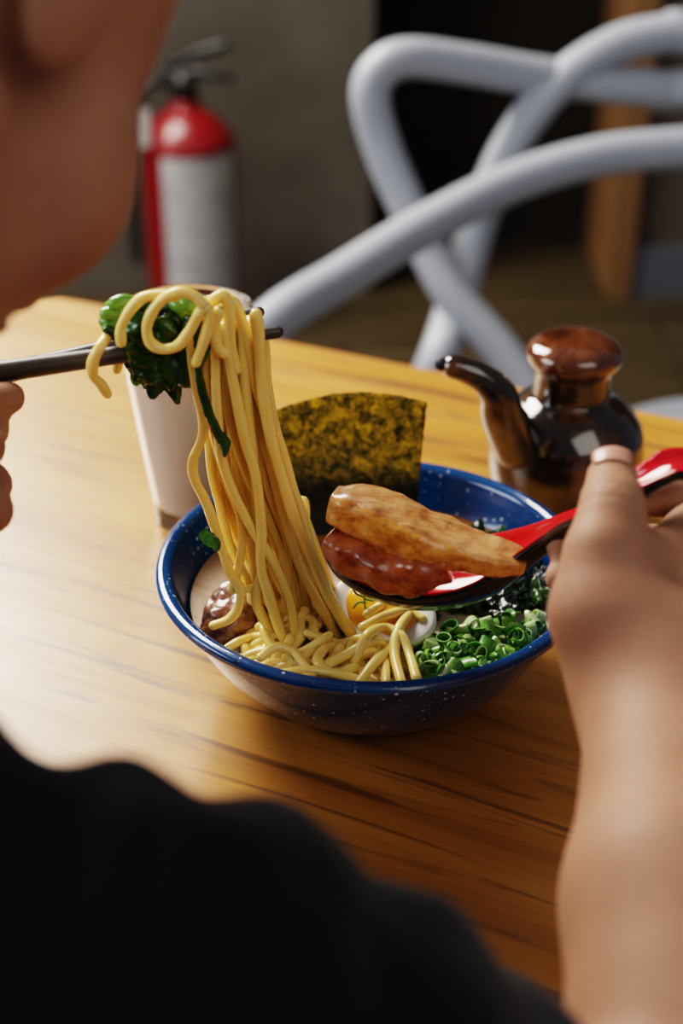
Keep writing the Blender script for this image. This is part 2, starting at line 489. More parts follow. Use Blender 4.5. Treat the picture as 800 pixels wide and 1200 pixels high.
# fire extinguisher on the floor in front of the grey wall
ex = empty('fire_extinguisher', (-.318, 2.30, .0)); ex.scale = (1.06, 1.06, 1.06)
tag(ex, 'red fire extinguisher with a white label standing by the grey wall', 'fire extinguisher')
exr = simple('extinguisher_red', (.20, .005, .008), .35, coat=.2)
R0 = .092
mesh_obj('cylinder_body', *lathe(smooth_prof([(0, 0), (.085, 0), (R0, .012), (R0, .1), (R0, .36), (.086, .405), (.055, .44), (.028, .455), (.026, .47), (0, .47)], 4), 48), exr, ex)
# curved label band facing the room
lv, lf, uvs = [], [], []
for i in range(25):
    th = math.radians(-118+i*100/24)
    for j in range(2):
        lv.append(((R0+.0012)*math.cos(th), (R0+.0012)*math.sin(th), .045+.335*j)); uvs.append((i/24*.16, j*.32))
for i in range(24): lf.append((i*2, i*2+2, i*2+3, i*2+1))
lab = mesh_obj('label_sticker', lv, lf, M_label(), ex)
ul = lab.data.uv_layers.new(name='UVMap')
for lp in lab.data.loops: ul.data[lp.index].uv = uvs[lp.vertex_index]
exb = simple('extinguisher_black', (.012, .012, .012), .4)
mesh_obj('valve', *lathe([(0, .468), (.024, .468), (.024, .50), (.018, .52), (0, .52)], 24), exb, ex)
mesh_obj('handle', *join(tube(catmull([(-.02, 0, .515), (.03, -.01, .525), (.085, -.02, .515)], 5), .010, 8), tube(catmull([(-.02, 0, .535), (.03, -.01, .56), (.08, -.02, .575)], 5), .011, 8)), exb, ex)
mesh_obj('hose', *tube(catmull([(-.02, 0, .50), (-.07, -.01, .50), (-.105, -.02, .43), (-.11, -.03, .30), (-.108, -.03, .16)], 8), .010, 8), exb, ex)
mesh_obj('inspection_tag', *box((-.108, -.075, .40), (-.062, -.073, .47)), simple('tag_card', (.5, .48, .44), .6), ex, smooth=False)

# ------------------------------------------------------------------ chair of thick white tube, across the table
ch = empty('tube_chair', (.44, 1.05, 0))
tag(ch, 'white thick tube chair with looping backrest behind the table', 'chair')
XC = .44
def mirror_path(half):            # half path runs from the left foot to the middle of the back
    h = [np.array(p) for p in half]
    return h+[np.array([2*XC-p[0], p[1], p[2]]) for p in reversed(h)]
def chair_tube(name, pts, r=.0255, closed=False):
    p = catmull(pts, 8, closed)
    o = mesh_obj(name, *tube(p-np.array([.44, 1.05, 0]), r, 18, closed), white_m, ch); return o
A = [(-.31, .60, .026), (-.27, .645, .30), (-.20, .715, .52)]+[tuple(aty(*q)) for q in ((310, 385, .83), (400, 325, .93), (500, 264, 1.02), (600, 214, 1.09), (700, 184, 1.13), (800, 173, 1.15))]
chair_tube('arm_loop', mirror_path(A))
Cc = [(.03, 1.30, .026), (.07, 1.20, .25)]+[tuple(aty(*q)) for q in ((505, 440, 1.07), (530, 370, 1.13), (558, 270, 1.19), (588, 190, 1.23), (625, 130, 1.26), (670, 84, 1.28), (730, 50, 1.3), (800, 36, 1.31))]
chair_tube('back_loop', mirror_path(Cc))
Bt = [tuple(aty(*q)) for q in ((650, 500, 1.03), (590, 415, 1.08), (530, 345, 1.12), (483, 255, 1.17), (447, 170, 1.20), (434, 112, 1.21), (446, 82, 1.215), (478, 68, 1.225), (550, 76, 1.25), (650, 92, 1.28), (800, 107, 1.31))]
chair_tube('back_loop', mirror_path(Bt))
sp_ = smooth_prof([(0, -.03), (.16, -.03), (.225, -.022), (.245, 0), (.225, .02), (.16, .012), (0, .006)], 4)
sv, sf = lathe(sp_, 56)
mesh_obj('seat', [(v[0]*.80+.03, v[1]*.80-.235, v[2]+.43) for v in sv], sf, white_m, ch)
for sx in (-1, 1):
    mesh_obj('leg', *tube(catmull([(sx*.13+.03, -.20, .415), (sx*.16+.03, -.2, .2), (sx*.19+.03, -.22, .026)], 8), .0225, 14), white_m, ch)

# ------------------------------------------------------------------ table
TR = math.radians(-26)
tb = empty('dining_table', (0, 0, 0)); tb.rotation_euler = (0, 0, TR)
tag(tb, 'honey oak dining table with rounded corners and worn grain', 'table')
def rrect(x0, x1, y0, y1, r, n=10):
    pts = []
    for cx, cy, a0 in ((x1-r, y1-r, 0), (x0+r, y1-r, 90), (x0+r, y0+r, 180), (x1-r, y0+r, 270)):
        for i in range(n+1):
            a = math.radians(a0+90*i/n); pts.append((cx+r*math.cos(a), cy+r*math.sin(a)))
    return pts
ol = rrect(-.575, .70, -.33, .405, .12)
def slab(ol, z0, z1):
    n = len(ol); V = [(x, y, z0) for x, y in ol]+[(x, y, z1) for x, y in ol]
    F = [tuple(reversed(range(n))), tuple(range(n, 2*n))]+[(i, (i+1) % n, n+(i+1) % n, n+i) for i in range(n)]
    return V, F
o = mesh_obj('table_top', *slab(ol, .718, .75), wood, tb, smooth=False); bevel(o, .005)
for sx in (-.43, .58):
    for sy in (-.24, .30):
        o = mesh_obj('leg', *lathe([(.018, 0), (.020, .05), (.028, .69), (.028, .716)], 20, (sx, sy, 0)), wood, tb)
o = mesh_obj('apron', *join(box((-.42, -.25, .65), (.57, -.23, .7165)), box((-.42, .29, .65), (.57, .31, .7165))), wood, tb, smooth=False)

# ------------------------------------------------------------------ bowl
BX, BY = .0160, .0105
bowl = empty('enamel_bowl', (BX, BY, .75))
tag(bowl, 'deep blue speckled enamel bowl of ramen on the oak table', 'bowl')
outer = smooth_prof([(0, .001), (.053, .001), (.059, .0035), (.0705, .012), (.0875, .030), (.0992, .050), (.1060, .066)], 6)
rim = [(.1060+.0055*math.sin(t)*1.0+.002, .0675+.0035-.0035*math.cos(t)) for t in np.linspace(.15, PI*.98, 9)]
inner = smooth_prof([(.1050, .0715), (.1030, .066), (.0967, .050), (.0850, .0325), (.0685, .0155), (.057, .006), (0, .005)], 6)
mesh_obj('bowl_shell', *lathe(outer+[(.1070, .0675)]+rim+inner, 96), enamel, bowl)
rv, rf = [], []
ring = [(.1100*math.cos(t), .1100*math.sin(t), .0708) for t in np.linspace(0, 2*PI, 97)[:-1]]
rim_m = NT('worn_blue_rim')
chip = rim_m.ramp(rim_m.noise(85, 4), [(.60, 0.), (.68, 1.)])
rim_m.set(color=rim_m.mix(chip, (.008, .065, .20), (.01, .012, .02)), rough=.2, coat=.5, coat_rough=.08); rim_m.bump(rim_m.noise(90, 3), .001, .4)
mesh_obj('rolled_rim', *tube(ring, .0034, 10, True), rim_m.m, bowl)

def bowl_r(z):   # inner radius of the bowl at height z above the table
    zs = np.array([.005, .006, .0155, .0325, .050, .066, .0715]); rs = np.array([.0, .057, .0685, .0850, .0967, .1030, .1050])
    return float(np.interp(z, zs, rs))
SZ = .8005
brr = bowl_r(SZ-.75)-.0008
bv = [(0, 0, 0)]; bf = []
for i in range(1, 13):
    for s in range(72):
        th = 2*PI*s/72; r = brr*i/12
        x, y = r*math.cos(th), r*math.sin(th)
        bv.append((x, y, .0012*mnoise.noise(Vector((x*40, y*40, 0)))*(1-(i/12)**4)+(.0012 if i == 12 else 0)))
for s in range(72): bf.append((0, 1+s, 1+(s+1) % 72))
for i in range(11):
    for s in range(72):
        a = 1+i*72+s; b = 1+i*72+(s+1) % 72; bf.append((a, a+72, b+72, b))
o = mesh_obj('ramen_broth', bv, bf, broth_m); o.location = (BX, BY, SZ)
tag(o, 'creamy beige ramen broth filling the blue bowl', 'soup', kind='stuff')

# ------------------------------------------------------------------ nori
nv, nf = [], []
NU, NV = 48, 36
for j in range(NV+1):
    for i in range(NU+1):
        u = i/NU; v = j/NV
        pt = aty(318+182*u, 482-14*math.sin(PI*u*.9)-6*u+2.2*mnoise.noise(Vector((u*14, 3, 0))), .098)
        pb = np.array([-.033+.074*u, .068, .792])
        p = pb*(1-v)+pt*v
        p[1] += .006*math.sin(PI*u)*v+.003*math.sin(PI*v)+.0012*mnoise.noise(Vector((u*5, v*5, 1)))
        if i in (0, NU): p[0] += .0010*mnoise.noise(Vector((u, v*22, 7)))
        nv.append(p)
for j in range(NV):
    for i in range(NU):
        a = j*(NU+1)+i; nf.append((a, a+1, a+NU+2, a+NU+1))
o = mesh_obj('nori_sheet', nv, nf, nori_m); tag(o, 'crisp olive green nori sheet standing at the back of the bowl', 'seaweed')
sd = o.modifiers.new('s', 'SOLIDIFY'); sd.thickness = .0006
recenter(o, (0, .08, .80))

# ------------------------------------------------------------------ generic SDF food lumps
def lump(name, groups, lo, hi, vs, mat, amp, freq, sm=2):
    V, F = sdf_mesh(groups, lo, hi, vs, 16, sm)
    N = normals(V, F)
    V = np.array([v+n*amp*(mnoise.noise(Vector(v*freq))+.5*mnoise.noise(Vector(v*freq*2.3))) for v, n in zip(V, N)])
    return mesh_obj(name, V, F, mat)
def chain(pts, radii, R=None):
    return [Ell(p, r, R) for p, r in zip(pts, radii)]

# pork chunk in the broth
c0 = atz(275, 722, .806)
o = lump('pork_chunk', [('add', 0, .008, [Ell(c0, (.016, .015, .012)), Ell(c0+[.004, .013, .004], (.015, .011, .009)), Ell(c0+[-.006, -.010, -.003], (.011, .009, .009))])],
         c0-.04, c0+.04, .0012, pork_dk, .0016, 130); tag(o, 'dark glossy braised pork chunk lying in the broth beside the noodles', 'pork')
recenter(o, c0)
# egg half, cut face up
eg_c = atz(444, 711, .818)
egg = empty('boiled_egg_half', eg_c); tag(egg, 'halved soft boiled egg with orange yolk under the spoon', 'egg')
ev, ef = [], []
prof = []
def egg_ring(sc_, z):
    out = []
    for s in range(40):
        th = 2*PI*s/40
        out.append((sc_*(.029*math.cos(th)*(1+.10*math.cos(th))), sc_*.0215*math.sin(th), z))
    return out
rings = [(math.sin(a), -.019*math.cos(a)) for a in np.linspace(.08, PI/2, 9)]+[(.985, .0016), (.93, .0022), (.80, .0018), (.62, .0012), (.30, .001), (.02, .001)]
for s_, z_ in rings: ev += egg_ring(s_, z_)
for i in range(len(rings)-1):
    for s in range(40): ef.append((i*40+s, i*40+(s+1) % 40, (i+1)*40+(s+1) % 40, (i+1)*40+s))
ef.append(tuple((len(rings)-1)*40+s for s in range(40))); ef.append(tuple(reversed(range(40))))
mesh_obj('egg_white', ev, ef, egg_w, egg)
yv, yf = [], []
yr = [(.70, .0013), (.66, .0032), (.50, .0052), (.28, .0062), (.03, .0065)]
for s_, z_ in yr: yv += [(x, y+.0015*math.sin(3*x*100), z) for x, y, z in egg_ring(s_, z_)]
for i in range(len(yr)-1):
    for s in range(40): yf.append((i*40+s, i*40+(s+1) % 40, (i+1)*40+(s+1) % 40, (i+1)*40+s))
yf.append(tuple((len(yr)-1)*40+s for s in range(40)))
mesh_obj('yolk', yv, yf, yolk_m, egg)
egg.rotation_euler = (math.radians(24), math.radians(6), math.radians(-35))

# ------------------------------------------------------------------ noodles
def noodle(pts, r=.0026, lab=None, group=None, sub=6):
    p = catmull(pts, sub)
    n = len(p); ph = random.random()*6
    rr = [r*(1+.07*math.sin(ph+i*.5)) for i in range(n)]
    c = p[n//2]
    o = mesh_obj('noodle', *tube(p-c, rr, 10, squash=.88), noodle_m); o.location = c
    tag(o, lab, 'noodle', group); return o
G1 = 'noodles hanging from the chopsticks'
L1 = 'thick yellow ramen noodle hanging from the chopsticks down into the bowl'
YS = [385, 430, 475, 520, 560, 600, 640, 675, 705, 735, 762]
LX = np.interp(YS, [385, 470, 560, 640, 700, 762], [236, 238, 252, 272, 292, 308])
RX = np.interp(YS, [385, 470, 560, 640, 700, 762], [302, 316, 338, 366, 390, 424])
def hang_Y(y): return -.022+.010*(y-385)/380
for k in range(30):
    a0 = (k+.5)/30; a0 += random.uniform(-.06, .06); b0 = ((k*7) % 30)/29*2-1
    p1, p2 = random.random()*6, random.random()*6
    am = random.uniform(.05, .17); dr = random.uniform(-.25, .25)
    top = random.uniform(352, 368)
    xt = LX[0]+(RX[0]-LX[0])*np.clip(a0, 0, 1)
    Yt = hang_Y(385)+.004*b0
    if xt > 272: top = random.uniform(376, 384); xt = min(xt, 312)
    back = random.uniform(415, 470)
    pts = [aty(xt-6+random.uniform(-5, 5), back, Yt+.020), aty(xt-4, 392, Yt+.016), aty(xt-2, top+3, Yt+.009), aty(xt, top, Yt), aty(xt+2, top+14, Yt-.007)]
    endy = random.choice([735, 750, 762])
    for i, y in enumerate(YS):
        if y > endy: break
        t = i/10
        a = a0+dr*t+am*math.sin(p1+i*.8)*(.4+t)
        a = np.clip(a, -.03, 1.03)
        x = LX[i]+(RX[i]-LX[i])*a
        pts.append(aty(x, y+(6 if i == 0 else 0), hang_Y(y)+.0125*b0*(.75+.35*math.sin(p2+i*.6))-.004*(i == 0)))
    e = pts[-1]
    th = random.uniform(-.6, 1.6)*1.
    pts += [e+[.010*math.cos(th), .006, -.004], e+[.024*math.cos(th), -.004, -.004]]
    noodle(pts, random.uniform(.0024, .0029), L1, G1)
# individually traced strands
def px_noodle(q, Y, r=.0027, lab=L1, grp=G1, Ys=None):
    return noodle([aty(x, y, Y if Ys is None else Ys[i]) for i, (x, y) in enumerate(q)], r, lab, grp)
px_noodle([(300, 370), (303, 395), (307, 450), (318, 515), (332, 565), (346, 610), (366, 655), (386, 700), (402, 728), (416, 748)], -.040, .0033)
px_noodle([(222, 392), (226, 440), (238, 490), (236, 515), (226, 540), (228, 562), (242, 590), (254, 625), (268, 668), (281, 690), (279, 712), (268, 726), (250, 733)], -.038, .0027)
px_noodle([(240, 385), (242, 440), (250, 500), (262, 548), (278, 590), (284, 625), (280, 660), (272, 690), (278, 690), (300, 689)], -.034, .0026)
px_noodle([(262, 385), (272, 440), (286, 510), (300, 560), (306, 620), (306, 665), (316, 700), (330, 745), (346, 775)], -.041, .0030)
px_noodle([(283, 380), (287, 450), (296, 530), (303, 600), (308, 660), (300, 700), (312, 730), (334, 756), (350, 772)], -.036, .0030)
px_noodle([(310, 395), (313, 430), (315, 475), (322, 500)], -.014, .0023)
px_noodle([(252, 400), (254, 470), (262, 545), (290, 610), (318, 655), (338, 700), (345, 740), (352, 780)], -.040, .0027)
px_noodle([(306, 420), (316, 520), (332, 600), (350, 660), (372, 705), (398, 752), (405, 770)], -.032, .0028)
px_noodle([(345, 590), (357, 588), (356, 618), (343, 612), (334, 625)], -.002, .0027)
px_noodle([(335, 630), (336, 612), (348, 606), (358, 620), (352, 645)], -.006, .0026)
# short ends looping round the greens on the chopsticks
GL = 'noodles coiled around the greens on the chopsticks'
px_noodle([(238, 357), (226, 346), (210, 343), (192, 350), (178, 366), (172, 384), (176, 401), (190, 409), (208, 405), (222, 388), (233, 368), (243, 360), (245, 376), (238, 402), (230, 424)], -.050, .0028, 'noodle forming a large round loop in front of the dark greens', None)
px_noodle([(205, 347), (190, 346), (168, 349), (152, 364), (142, 384), (142, 400)], -.046, .0028, 'noodle end curling over the pale green stalks on the chopsticks', None)
px_noodle([(142, 372), (132, 386), (118, 405), (109, 424), (109, 440), (118, 450), (125, 461)], -.042, .0027, 'crooked noodle end dangling left of the greens below the chopsticks', None, Ys=[-.022, -.030, -.046, -.048, -.046, -.044, -.042])
px_noodle([(143, 392), (141, 410), (137, 432)], -.006, .0027, 'short straight noodle end hanging behind the chopsticks', None)
px_noodle([(250, 352), (262, 346), (268, 362), (270, 400), (276, 432)], -.040, .0030)
px_noodle([(256, 366), (252, 385), (254, 405), (262, 414)], -.046, .0029)
px_noodle([(262, 350), (275, 356), (284, 380), (292, 410), (300, 452), (318, 500)], -.036, .0031)
# noodles heaped in the broth
G2 = 'noodles heaped in the broth'; L2 = 'yellow ramen noodle lying in the heap at the front of the bowl'
hc = np.array([.003, -.035])
def heap_z(x, y):
    q = ((x-hc[0])/.052)**2+((y-hc[1])/.036)**2
    return .7985+.011*max(0, 1-q)
for k in range(120):
    x, y = hc+np.array([random.gauss(-.004, .028), random.gauss(-.004, .017)])
    th = random.random()*6.28; cur = random.uniform(-1, 1)*.55; pts = []
    lift = random.uniform(-.001, .006)
    for i in range(random.randint(7, 12)):
        q = ((x-hc[0])/.058)**2+((y-hc[1])/.042)**2
        if q > 1: th = math.atan2(hc[1]-y, hc[0]-x)+random.uniform(-.7, .7)
        rr = math.hypot(x-BX, y-BY); lim = bowl_r(SZ-.75+.004)-.006
        if rr > lim: x, y = BX+(x-BX)*lim/rr, BY+(y-BY)*lim/rr
        pts.append((x, y, heap_z(x, y)+lift+.003*math.sin(k+i*1.3)))
        th += cur+random.uniform(-.5, .5)
        x += .0095*math.cos(th); y += .0075*math.sin(th)
    if min(math.hypot(p[0]-eg_c[0], (p[1]-eg_c[1])*1.25) for p in pts) < .027 or min((p[0]-.062)**2+(p[1]+.02)**2 for p in pts) < .020**2: continue
    noodle(pts, random.uniform(.0024, .0028), L2, G2)
# larger front loops seen at the right of the heap
for q in ([(415, 775), (430, 745), (450, 735), (470, 745), (480, 768), (488, 795)], [(470, 800), (462, 765), (468, 735), (485, 715), (500, 712)],
          [(355, 795), (400, 770), (440, 750), (450, 765), (452, 800)], [(330, 790), (360, 785), (395, 790), (430, 800)],
          [(420, 800), (440, 775), (462, 755), (478, 760)], [(430, 720), (455, 705), (480, 700), (498, 710)], [(425, 735), (450, 722), (478, 716), (495, 725)],
          [(305, 770), (325, 758), (345, 765), (360, 785)], [(380, 760), (372, 775), (392, 790), (415, 782)]):
    noodle([atz(x, y, .8135+.002*math.sin(i*1.7)+.007*(380 < x < 500 and y < 752)) for i, (x, y) in enumerate(q)], .0026, L2, G2)

# ------------------------------------------------------------------ leafy bits
def ribbon(path, widths, ruffle=.3, freq=3., seed=0, nu=6, flat=None, cup=.0):
    """leaf blade swept along a path, with ruffled edges"""
    p = catmull(path, 6); n = len(p)
    w_ = np.interp(np.linspace(0, 1, n), np.linspace(0, 1, len(widths)), widths)
    T = np.gradient(p, axis=0); T /= np.linalg.norm(T, axis=1)[:, None]+1e-12
    N = np.array(flat if flat is not None else (0, -1, .4), float)
    V, F = [], []
    for i in range(n):
        S = np.cross(T[i], N); S /= np.linalg.norm(S)+1e-9
        U = np.cross(S, T[i])
        for j in range(nu+1):
            c = j/nu*2-1
            d = mnoise.noise(Vector((i*.12*freq+seed*7.1, c*1.4, seed*3.3)))*ruffle*w_[i]*(abs(c)*.9+.15)-cup*w_[i]*c*c
            jag = 1+.24*mnoise.noise(Vector((i*.9, seed*2., c)))
            V.append(p[i]+S*c*w_[i]*jag+U*d)
    for i in range(n-1):
        for j in range(nu):
            a = i*(nu+1)+j; F.append((a, a+1, a+nu+2, a+nu+1))
    return V, F
# greens lifted with the noodles
gr = empty('leafy_greens', aty(190, 390, -.025)); gloc = np.array(gr.location)
tag(gr, 'bunch of wilted dark green leaves and pale stalks draped over the chopsticks', 'greens')
def leaf(path, widths, Y, seed, ruffle=.5, mat=None, name='leaf', freq=3., cup=.3):
    V, F = ribbon([aty(x, y, Y)-gloc for (x, y) in path], widths, ruffle*1.35, freq*2., seed, 12, cup=cup)
    o = mesh_obj(name, V, F, mat or leaf_m, gr); sd = o.modifiers.new('s', 'SOLIDIFY'); sd.thickness = .0007; return o
leaf([(160, 352), (170, 372), (172, 400), (176, 430), (180, 450), (178, 468)], [.004, .010, .013, .012, .007, .001], -.036, 1, .55)
leaf([(150, 358), (158, 378), (168, 400), (185, 425), (200, 445), (208, 474)], [.004, .009, .011, .010, .006, .001], -.030, 2, .6)
leaf([(200, 350), (196, 372), (200, 395), (208, 425), (212, 450)], [.006, .013, .014, .010, .003], -.026, 3, .7)
leaf([(222, 350), (212, 365), (205, 385), (200, 400)], [.006, .012, .013, .006], -.034, 4, .8)
leaf([(226, 372), (224, 400), (220, 430), (216, 455)], [.004, .006, .005, .003], -.040, 5, .3)
leaf([(186, 372), (190, 400), (196, 430), (200, 458)], [.004, .010, .009, .001], -.040, 14, .7)
leaf([(165, 366), (166, 390), (168, 415), (176, 440), (186, 452)], [.003, .008, .009, .006, .001], -.042, 15, .7)
leaf([(178, 420), (172, 436), (172, 456)], [.004, .007, .002], -.026, 6, .5)
leaf([(231, 425), (235, 450), (243, 480), (254, 506), (263, 520), (263, 536)], [.0014, .0020, .0022, .0022, .0030, .0006], -.048, 7, .3)
leaf([(258, 360), (250, 385), (241, 410), (230, 432)], [.0012, .0016, .0018, .0022], -.047, 8, .2)
leaf([(168, 440), (160, 446), (158, 452)], [.004, .004, .001], -.036, 9, .3, stalk_m)
for i, (a, b) in enumerate([((125, 368), (150, 372)), ((124, 377), (152, 380)), ((130, 360), (152, 364)), ((128, 385), (150, 386)), ((205, 356), (222, 372)), ((212, 352), (226, 366)), ((135, 356), (155, 356))]):
    pts = [aty(a[0], a[1], -.036+.003*(i % 3))-gloc, aty((a[0]+b[0])/2, (a[1]+b[1])/2-3, -.035)-gloc, aty(b[0], b[1], -.034)-gloc]
    mesh_obj('stalk', *tube(catmull(pts, 5), [.0034, .0034, .0035, .0035, .0035, .0035, .0036, .0036, .0036, .0036, .003], 8), stalk_m, gr)
leaf([(124, 384), (134, 392), (150, 392)], [.002, .003, .003], -.040, 11, .3)
o = mesh_obj('leaf_scrap', *ribbon([aty(236, 622, -.042), aty(243, 630, -.0425), aty(252, 638, -.042), aty(254, 646, -.042)], [.002, .0036, .003, .001], .6, 3, 12, 5), leaf_m)
tag(o, 'torn dark green leaf scrap stuck to the leftmost hanging noodle', 'leaf')
# micro herb sprig
YSG = float(atz(428, 697, .829)[1])
sg = empty('herb_sprig', aty(428, 697, YSG)); s0 = np.array(sg.location)
tag(sg, 'tiny bright green herb sprig resting on the egg below the spoon', 'herb')
for pl in ([(428, 715), (427, 700), (431, 690), (440, 684)], [(427, 700), (418, 696), (414, 690), (418, 684)], [(428, 702), (436, 704), (442, 700), (438, 694), (430, 695)], [(426, 692), (424, 684), (420, 676)], [(428, 706), (420, 706), (414, 712)]):
    mesh_obj('stem', *tube(catmull([aty(x, y, YSG)-s0 for x, y in pl], 6), .0006, 6), stalk_m, sg)

# wakame pile
G3 = 'wakame pieces piled at the right of the bowl'; Lw = 'glossy green wakame piece piled at the right back of the bowl'
for k in range(54):
    fx, fy = random.random(), random.random()
    c = atz(492+fx*156, 622+fy*92, .806)
    rr = math.hypot(c[0]-BX, c[1]-BY)
    if rr > .087: c[:2] = np.array([BX, BY])+(c[:2]-[BX, BY])*.087/rr
    c[2] = .803+random.uniform(0, .012)*(1-(rr/.11)**2)
    th = random.random()*6.28; L = random.uniform(.010, .019)
    d = np.array([math.cos(th), math.sin(th), 0])
    pts = [c-d*L+[0, 0, -.001], c-d*L*.4+[0, 0, random.uniform(.0, .005)], c+d*L*.4+[random.uniform(-.004, .004), 0, random.uniform(0, .005)], c+d*L+[0, 0, -.002]]
    V, F = ribbon(pts, [.002, .0065, .008, .005, .002], 1.1, 4., 20+k, 8, flat=(random.uniform(-.6, .6), random.uniform(-.8, .2), 1))
    V = np.array(V)
    rr2 = np.hypot(V[:, 0]-BX, V[:, 1]-BY); lim = .0945
    f = np.where(rr2 > lim, lim/rr2, 1.); V[:, 0] = BX+(V[:, 0]-BX)*f; V[:, 1] = BY+(V[:, 1]-BY)*f
    o = mesh_obj('wakame', V-c, F, wak_g if k % 6 == 2 else wak_m); o.location = c
    sd = o.modifiers.new('s', 'SOLIDIFY'); sd.thickness = .0007
    tag(o, Lw, 'seaweed', G3)
# chopped scallions
sc_mats = []
for i, (oc, ic) in enumerate([((.03, .18, .012), (.16, .42, .05)), ((.09, .34, .025), (.34, .62, .12)), ((.36, .60, .16), (.74, .86, .50))]):
    sc_mats.append(M_leaf('scallion_green_%s' % 'abc'[i], oc, ic, .28, 150))
G4 = 'chopped scallions heaped at the front right of the bowl'; Ls = 'chopped bright green scallion piece in the heap at the front right'
shapes = []
for k in range(9):
    r = random.uniform(.0028, .0056); h = random.uniform(.0022, .0075); sl = random.uniform(-.6, .6); sq = random.uniform(.55, 1.)
    arc = 2*PI if k < 6 else random.uniform(2.4, 4.2)
    V, F = [], []; n = 22; wt = .0007
    prof_ = [(r, -h/2), (r, h/2), (r-wt, h/2), (r-wt, -h/2)]
    for e in range(4):
        b0 = len(V)
        for s in range(n+1):
            th = arc*s/n
            for rr, zz in (prof_[e], prof_[(e+1) % 4]):
                wob = 1+.10*math.sin(2*th+k)
                V.append((rr*wob*math.cos(th), rr*wob*math.sin(th)*sq, zz+sl*rr*math.cos(th)))
        F += [(b0+2*s, b0+2*s+1, b0+2*s+3, b0+2*s+2) for s in range(n)]
    for mi in range(3):
        me = bpy.data.meshes.new('scallion'); me.from_pydata(V, [], F); me.materials.append(sc_mats[mi])
        me.polygons.foreach_set('use_smooth', [True]*len(F)); shapes.append(me)
for k in range(330):
    px_ = random.uniform(488, 648); py_ = random.uniform(712, 792)
    fx = (px_-568)/80
    if py_ < 735-14*fx or py_ > 800-38*max(0, fx): continue
    c = atz(px_, py_, .808)
    rr = math.hypot(c[0]-BX, c[1]-BY)
    if rr > .0905: c[:2] = np.array([BX, BY])+(c[:2]-[BX, BY])*.0905/rr
    c[2] = .803+random.uniform(.0, .013)*(1-.5*(rr/.09)**2)
    o = bpy.data.objects.new('scallion', random.choice(shapes)); COL.objects.link(o)
    o.location = c; o.rotation_euler = (random.uniform(-1.3, 1.3), random.uniform(-1.3, 1.3), random.random()*6.28)
    tag(o, Ls, 'scallion', G4)
o = mesh_obj('scallion_sliver', *ribbon([aty(506, 616, -.035), aty(513, 611, -.035), aty(521, 607, -.035)], [.0006, .0024, .0008], .2, 3, 71, 4), sc_mats[1])
tag(o, 'thin pale green scallion sliver resting on the pork behind the spoon', 'scallion')

# ------------------------------------------------------------------ chopsticks
cs_m = NT('dark_chopstick_wood')
g = cs_m.noise(1., 5, .6, cs_m.coord((12, 160, 160)))
cs_m.set(color=cs_m.ramp(g, [(.3, (.018, .014, .012)), (.7, (.085, .070, .062))]), rough=.42); cs_m.bump(g, .0008, .5)
for i, (a, b, lab) in enumerate([((-190, 463, -.052), (325, 389, -.026), 'dark wooden chopstick nearer the camera, with the lower tip'),
                                 ((-190, 484, -.034), (303, 366, .000), 'dark wooden chopstick further from the camera, with the upper tip')]):
    A_, B_ = aty(*a), aty(*b); d = B_-A_; L = np.linalg.norm(d)
    n = 24
    V, F = tube([(L*t, 0, 0) for t in np.linspace(0, 1, n)], [.0064-.0036*t for t in np.linspace(0, 1, n)], 12)
    o = mesh_obj('chopstick', V, F, cs_m.m); o.location = A_
    o.rotation_euler = Vector(d).to_track_quat('X', 'Z').to_euler()
    tag(o, lab, 'chopstick')

# ------------------------------------------------------------------ spoon and pork slices
sp = empty('soup_spoon', dep(500, 655, .655)); s0 = np.array(sp.location)
tag(sp, 'red and black soup spoon held over the bowl in the right hand', 'spoon')
cl = catmull([dep(*q) for q in ((383, 638, .668), (440, 652, .664), (500, 660, .658), (560, 655, .648), (610, 633, .634), (650, 612, .619), (690, 591, .600), (730, 569, .588), (765, 549, .581), (790, 538, .579), (822, 541, .577), (850, 552, .576))], 8)
n = len(cl)
arc = np.concatenate([[0], np.cumsum(np.linalg.norm(np.diff(cl, axis=0), axis=1))]); s_ = arc/arc[-1]
T = np.gradient(cl, axis=0); T /= np.linalg.norm(T, axis=1)[:, None]
hw = np.interp(s_, [0, .015, .05, .12, .22, .32, .40, .47, .55, .75, .93, .98, 1], [.002, .008, .0145, .0205, .023, .0205, .015, .0105, .0078, .0068, .0075, .006, .003])
dp_ = np.interp(s_, [0, .03, .12, .22, .32, .42, .52, .7, 1], [.001, .006, .0135, .016, .0140, .0085, .0045, .0032, .0026])
for it in range(3):
    hw[1:-1] = (hw[:-2]+2*hw[1:-1]+hw[2:])/4; dp_[1:-1] = (dp_[:-2]+2*dp_[1:-1]+dp_[2:])/4
def spoon_layer(o_top, o_bot, e0, e1, d0=0., d1=0.):
    m = 14; V, F = [], []
    for layer, off in ((0, o_top), (1, o_bot)):
        for i in range(n):
            upv = np.array([-.05, -.12, 1.]); upv -= T[i]*(upv@T[i]); upv /= np.linalg.norm(upv)
            S = np.cross(T[i], upv); S /= np.linalg.norm(S)
            for j in range(m+1):
                c = j/m*2-1
                V.append(cl[i]-s0+S*c*(hw[i]+(e1 if layer else e0))-upv*(dp_[i]*(1-abs(c)**2.4)+off*(1-abs(c)**4)+(d1 if layer else d0)))
    W_ = m+1
    for i in range(n-1):
        for j in range(m):
            a = i*W_+j; b = n*W_+a
            F.append((a, a+W_, a+W_+1, a+1)); F.append((b, b+1, b+W_+1, b+W_))
        a = i*W_; b = n*W_+a; F.append((a, b, b+W_, a+W_))
        a += m; b += m; F.append((a, a+W_, b+W_, b))
    for i in (0, n-1):
        for j in range(m):
            a = i*W_+j; b = n*W_+a; F.append((a, a+1, b+1, b) if i == 0 else (a, b, b+1, a+1))
    return V, F
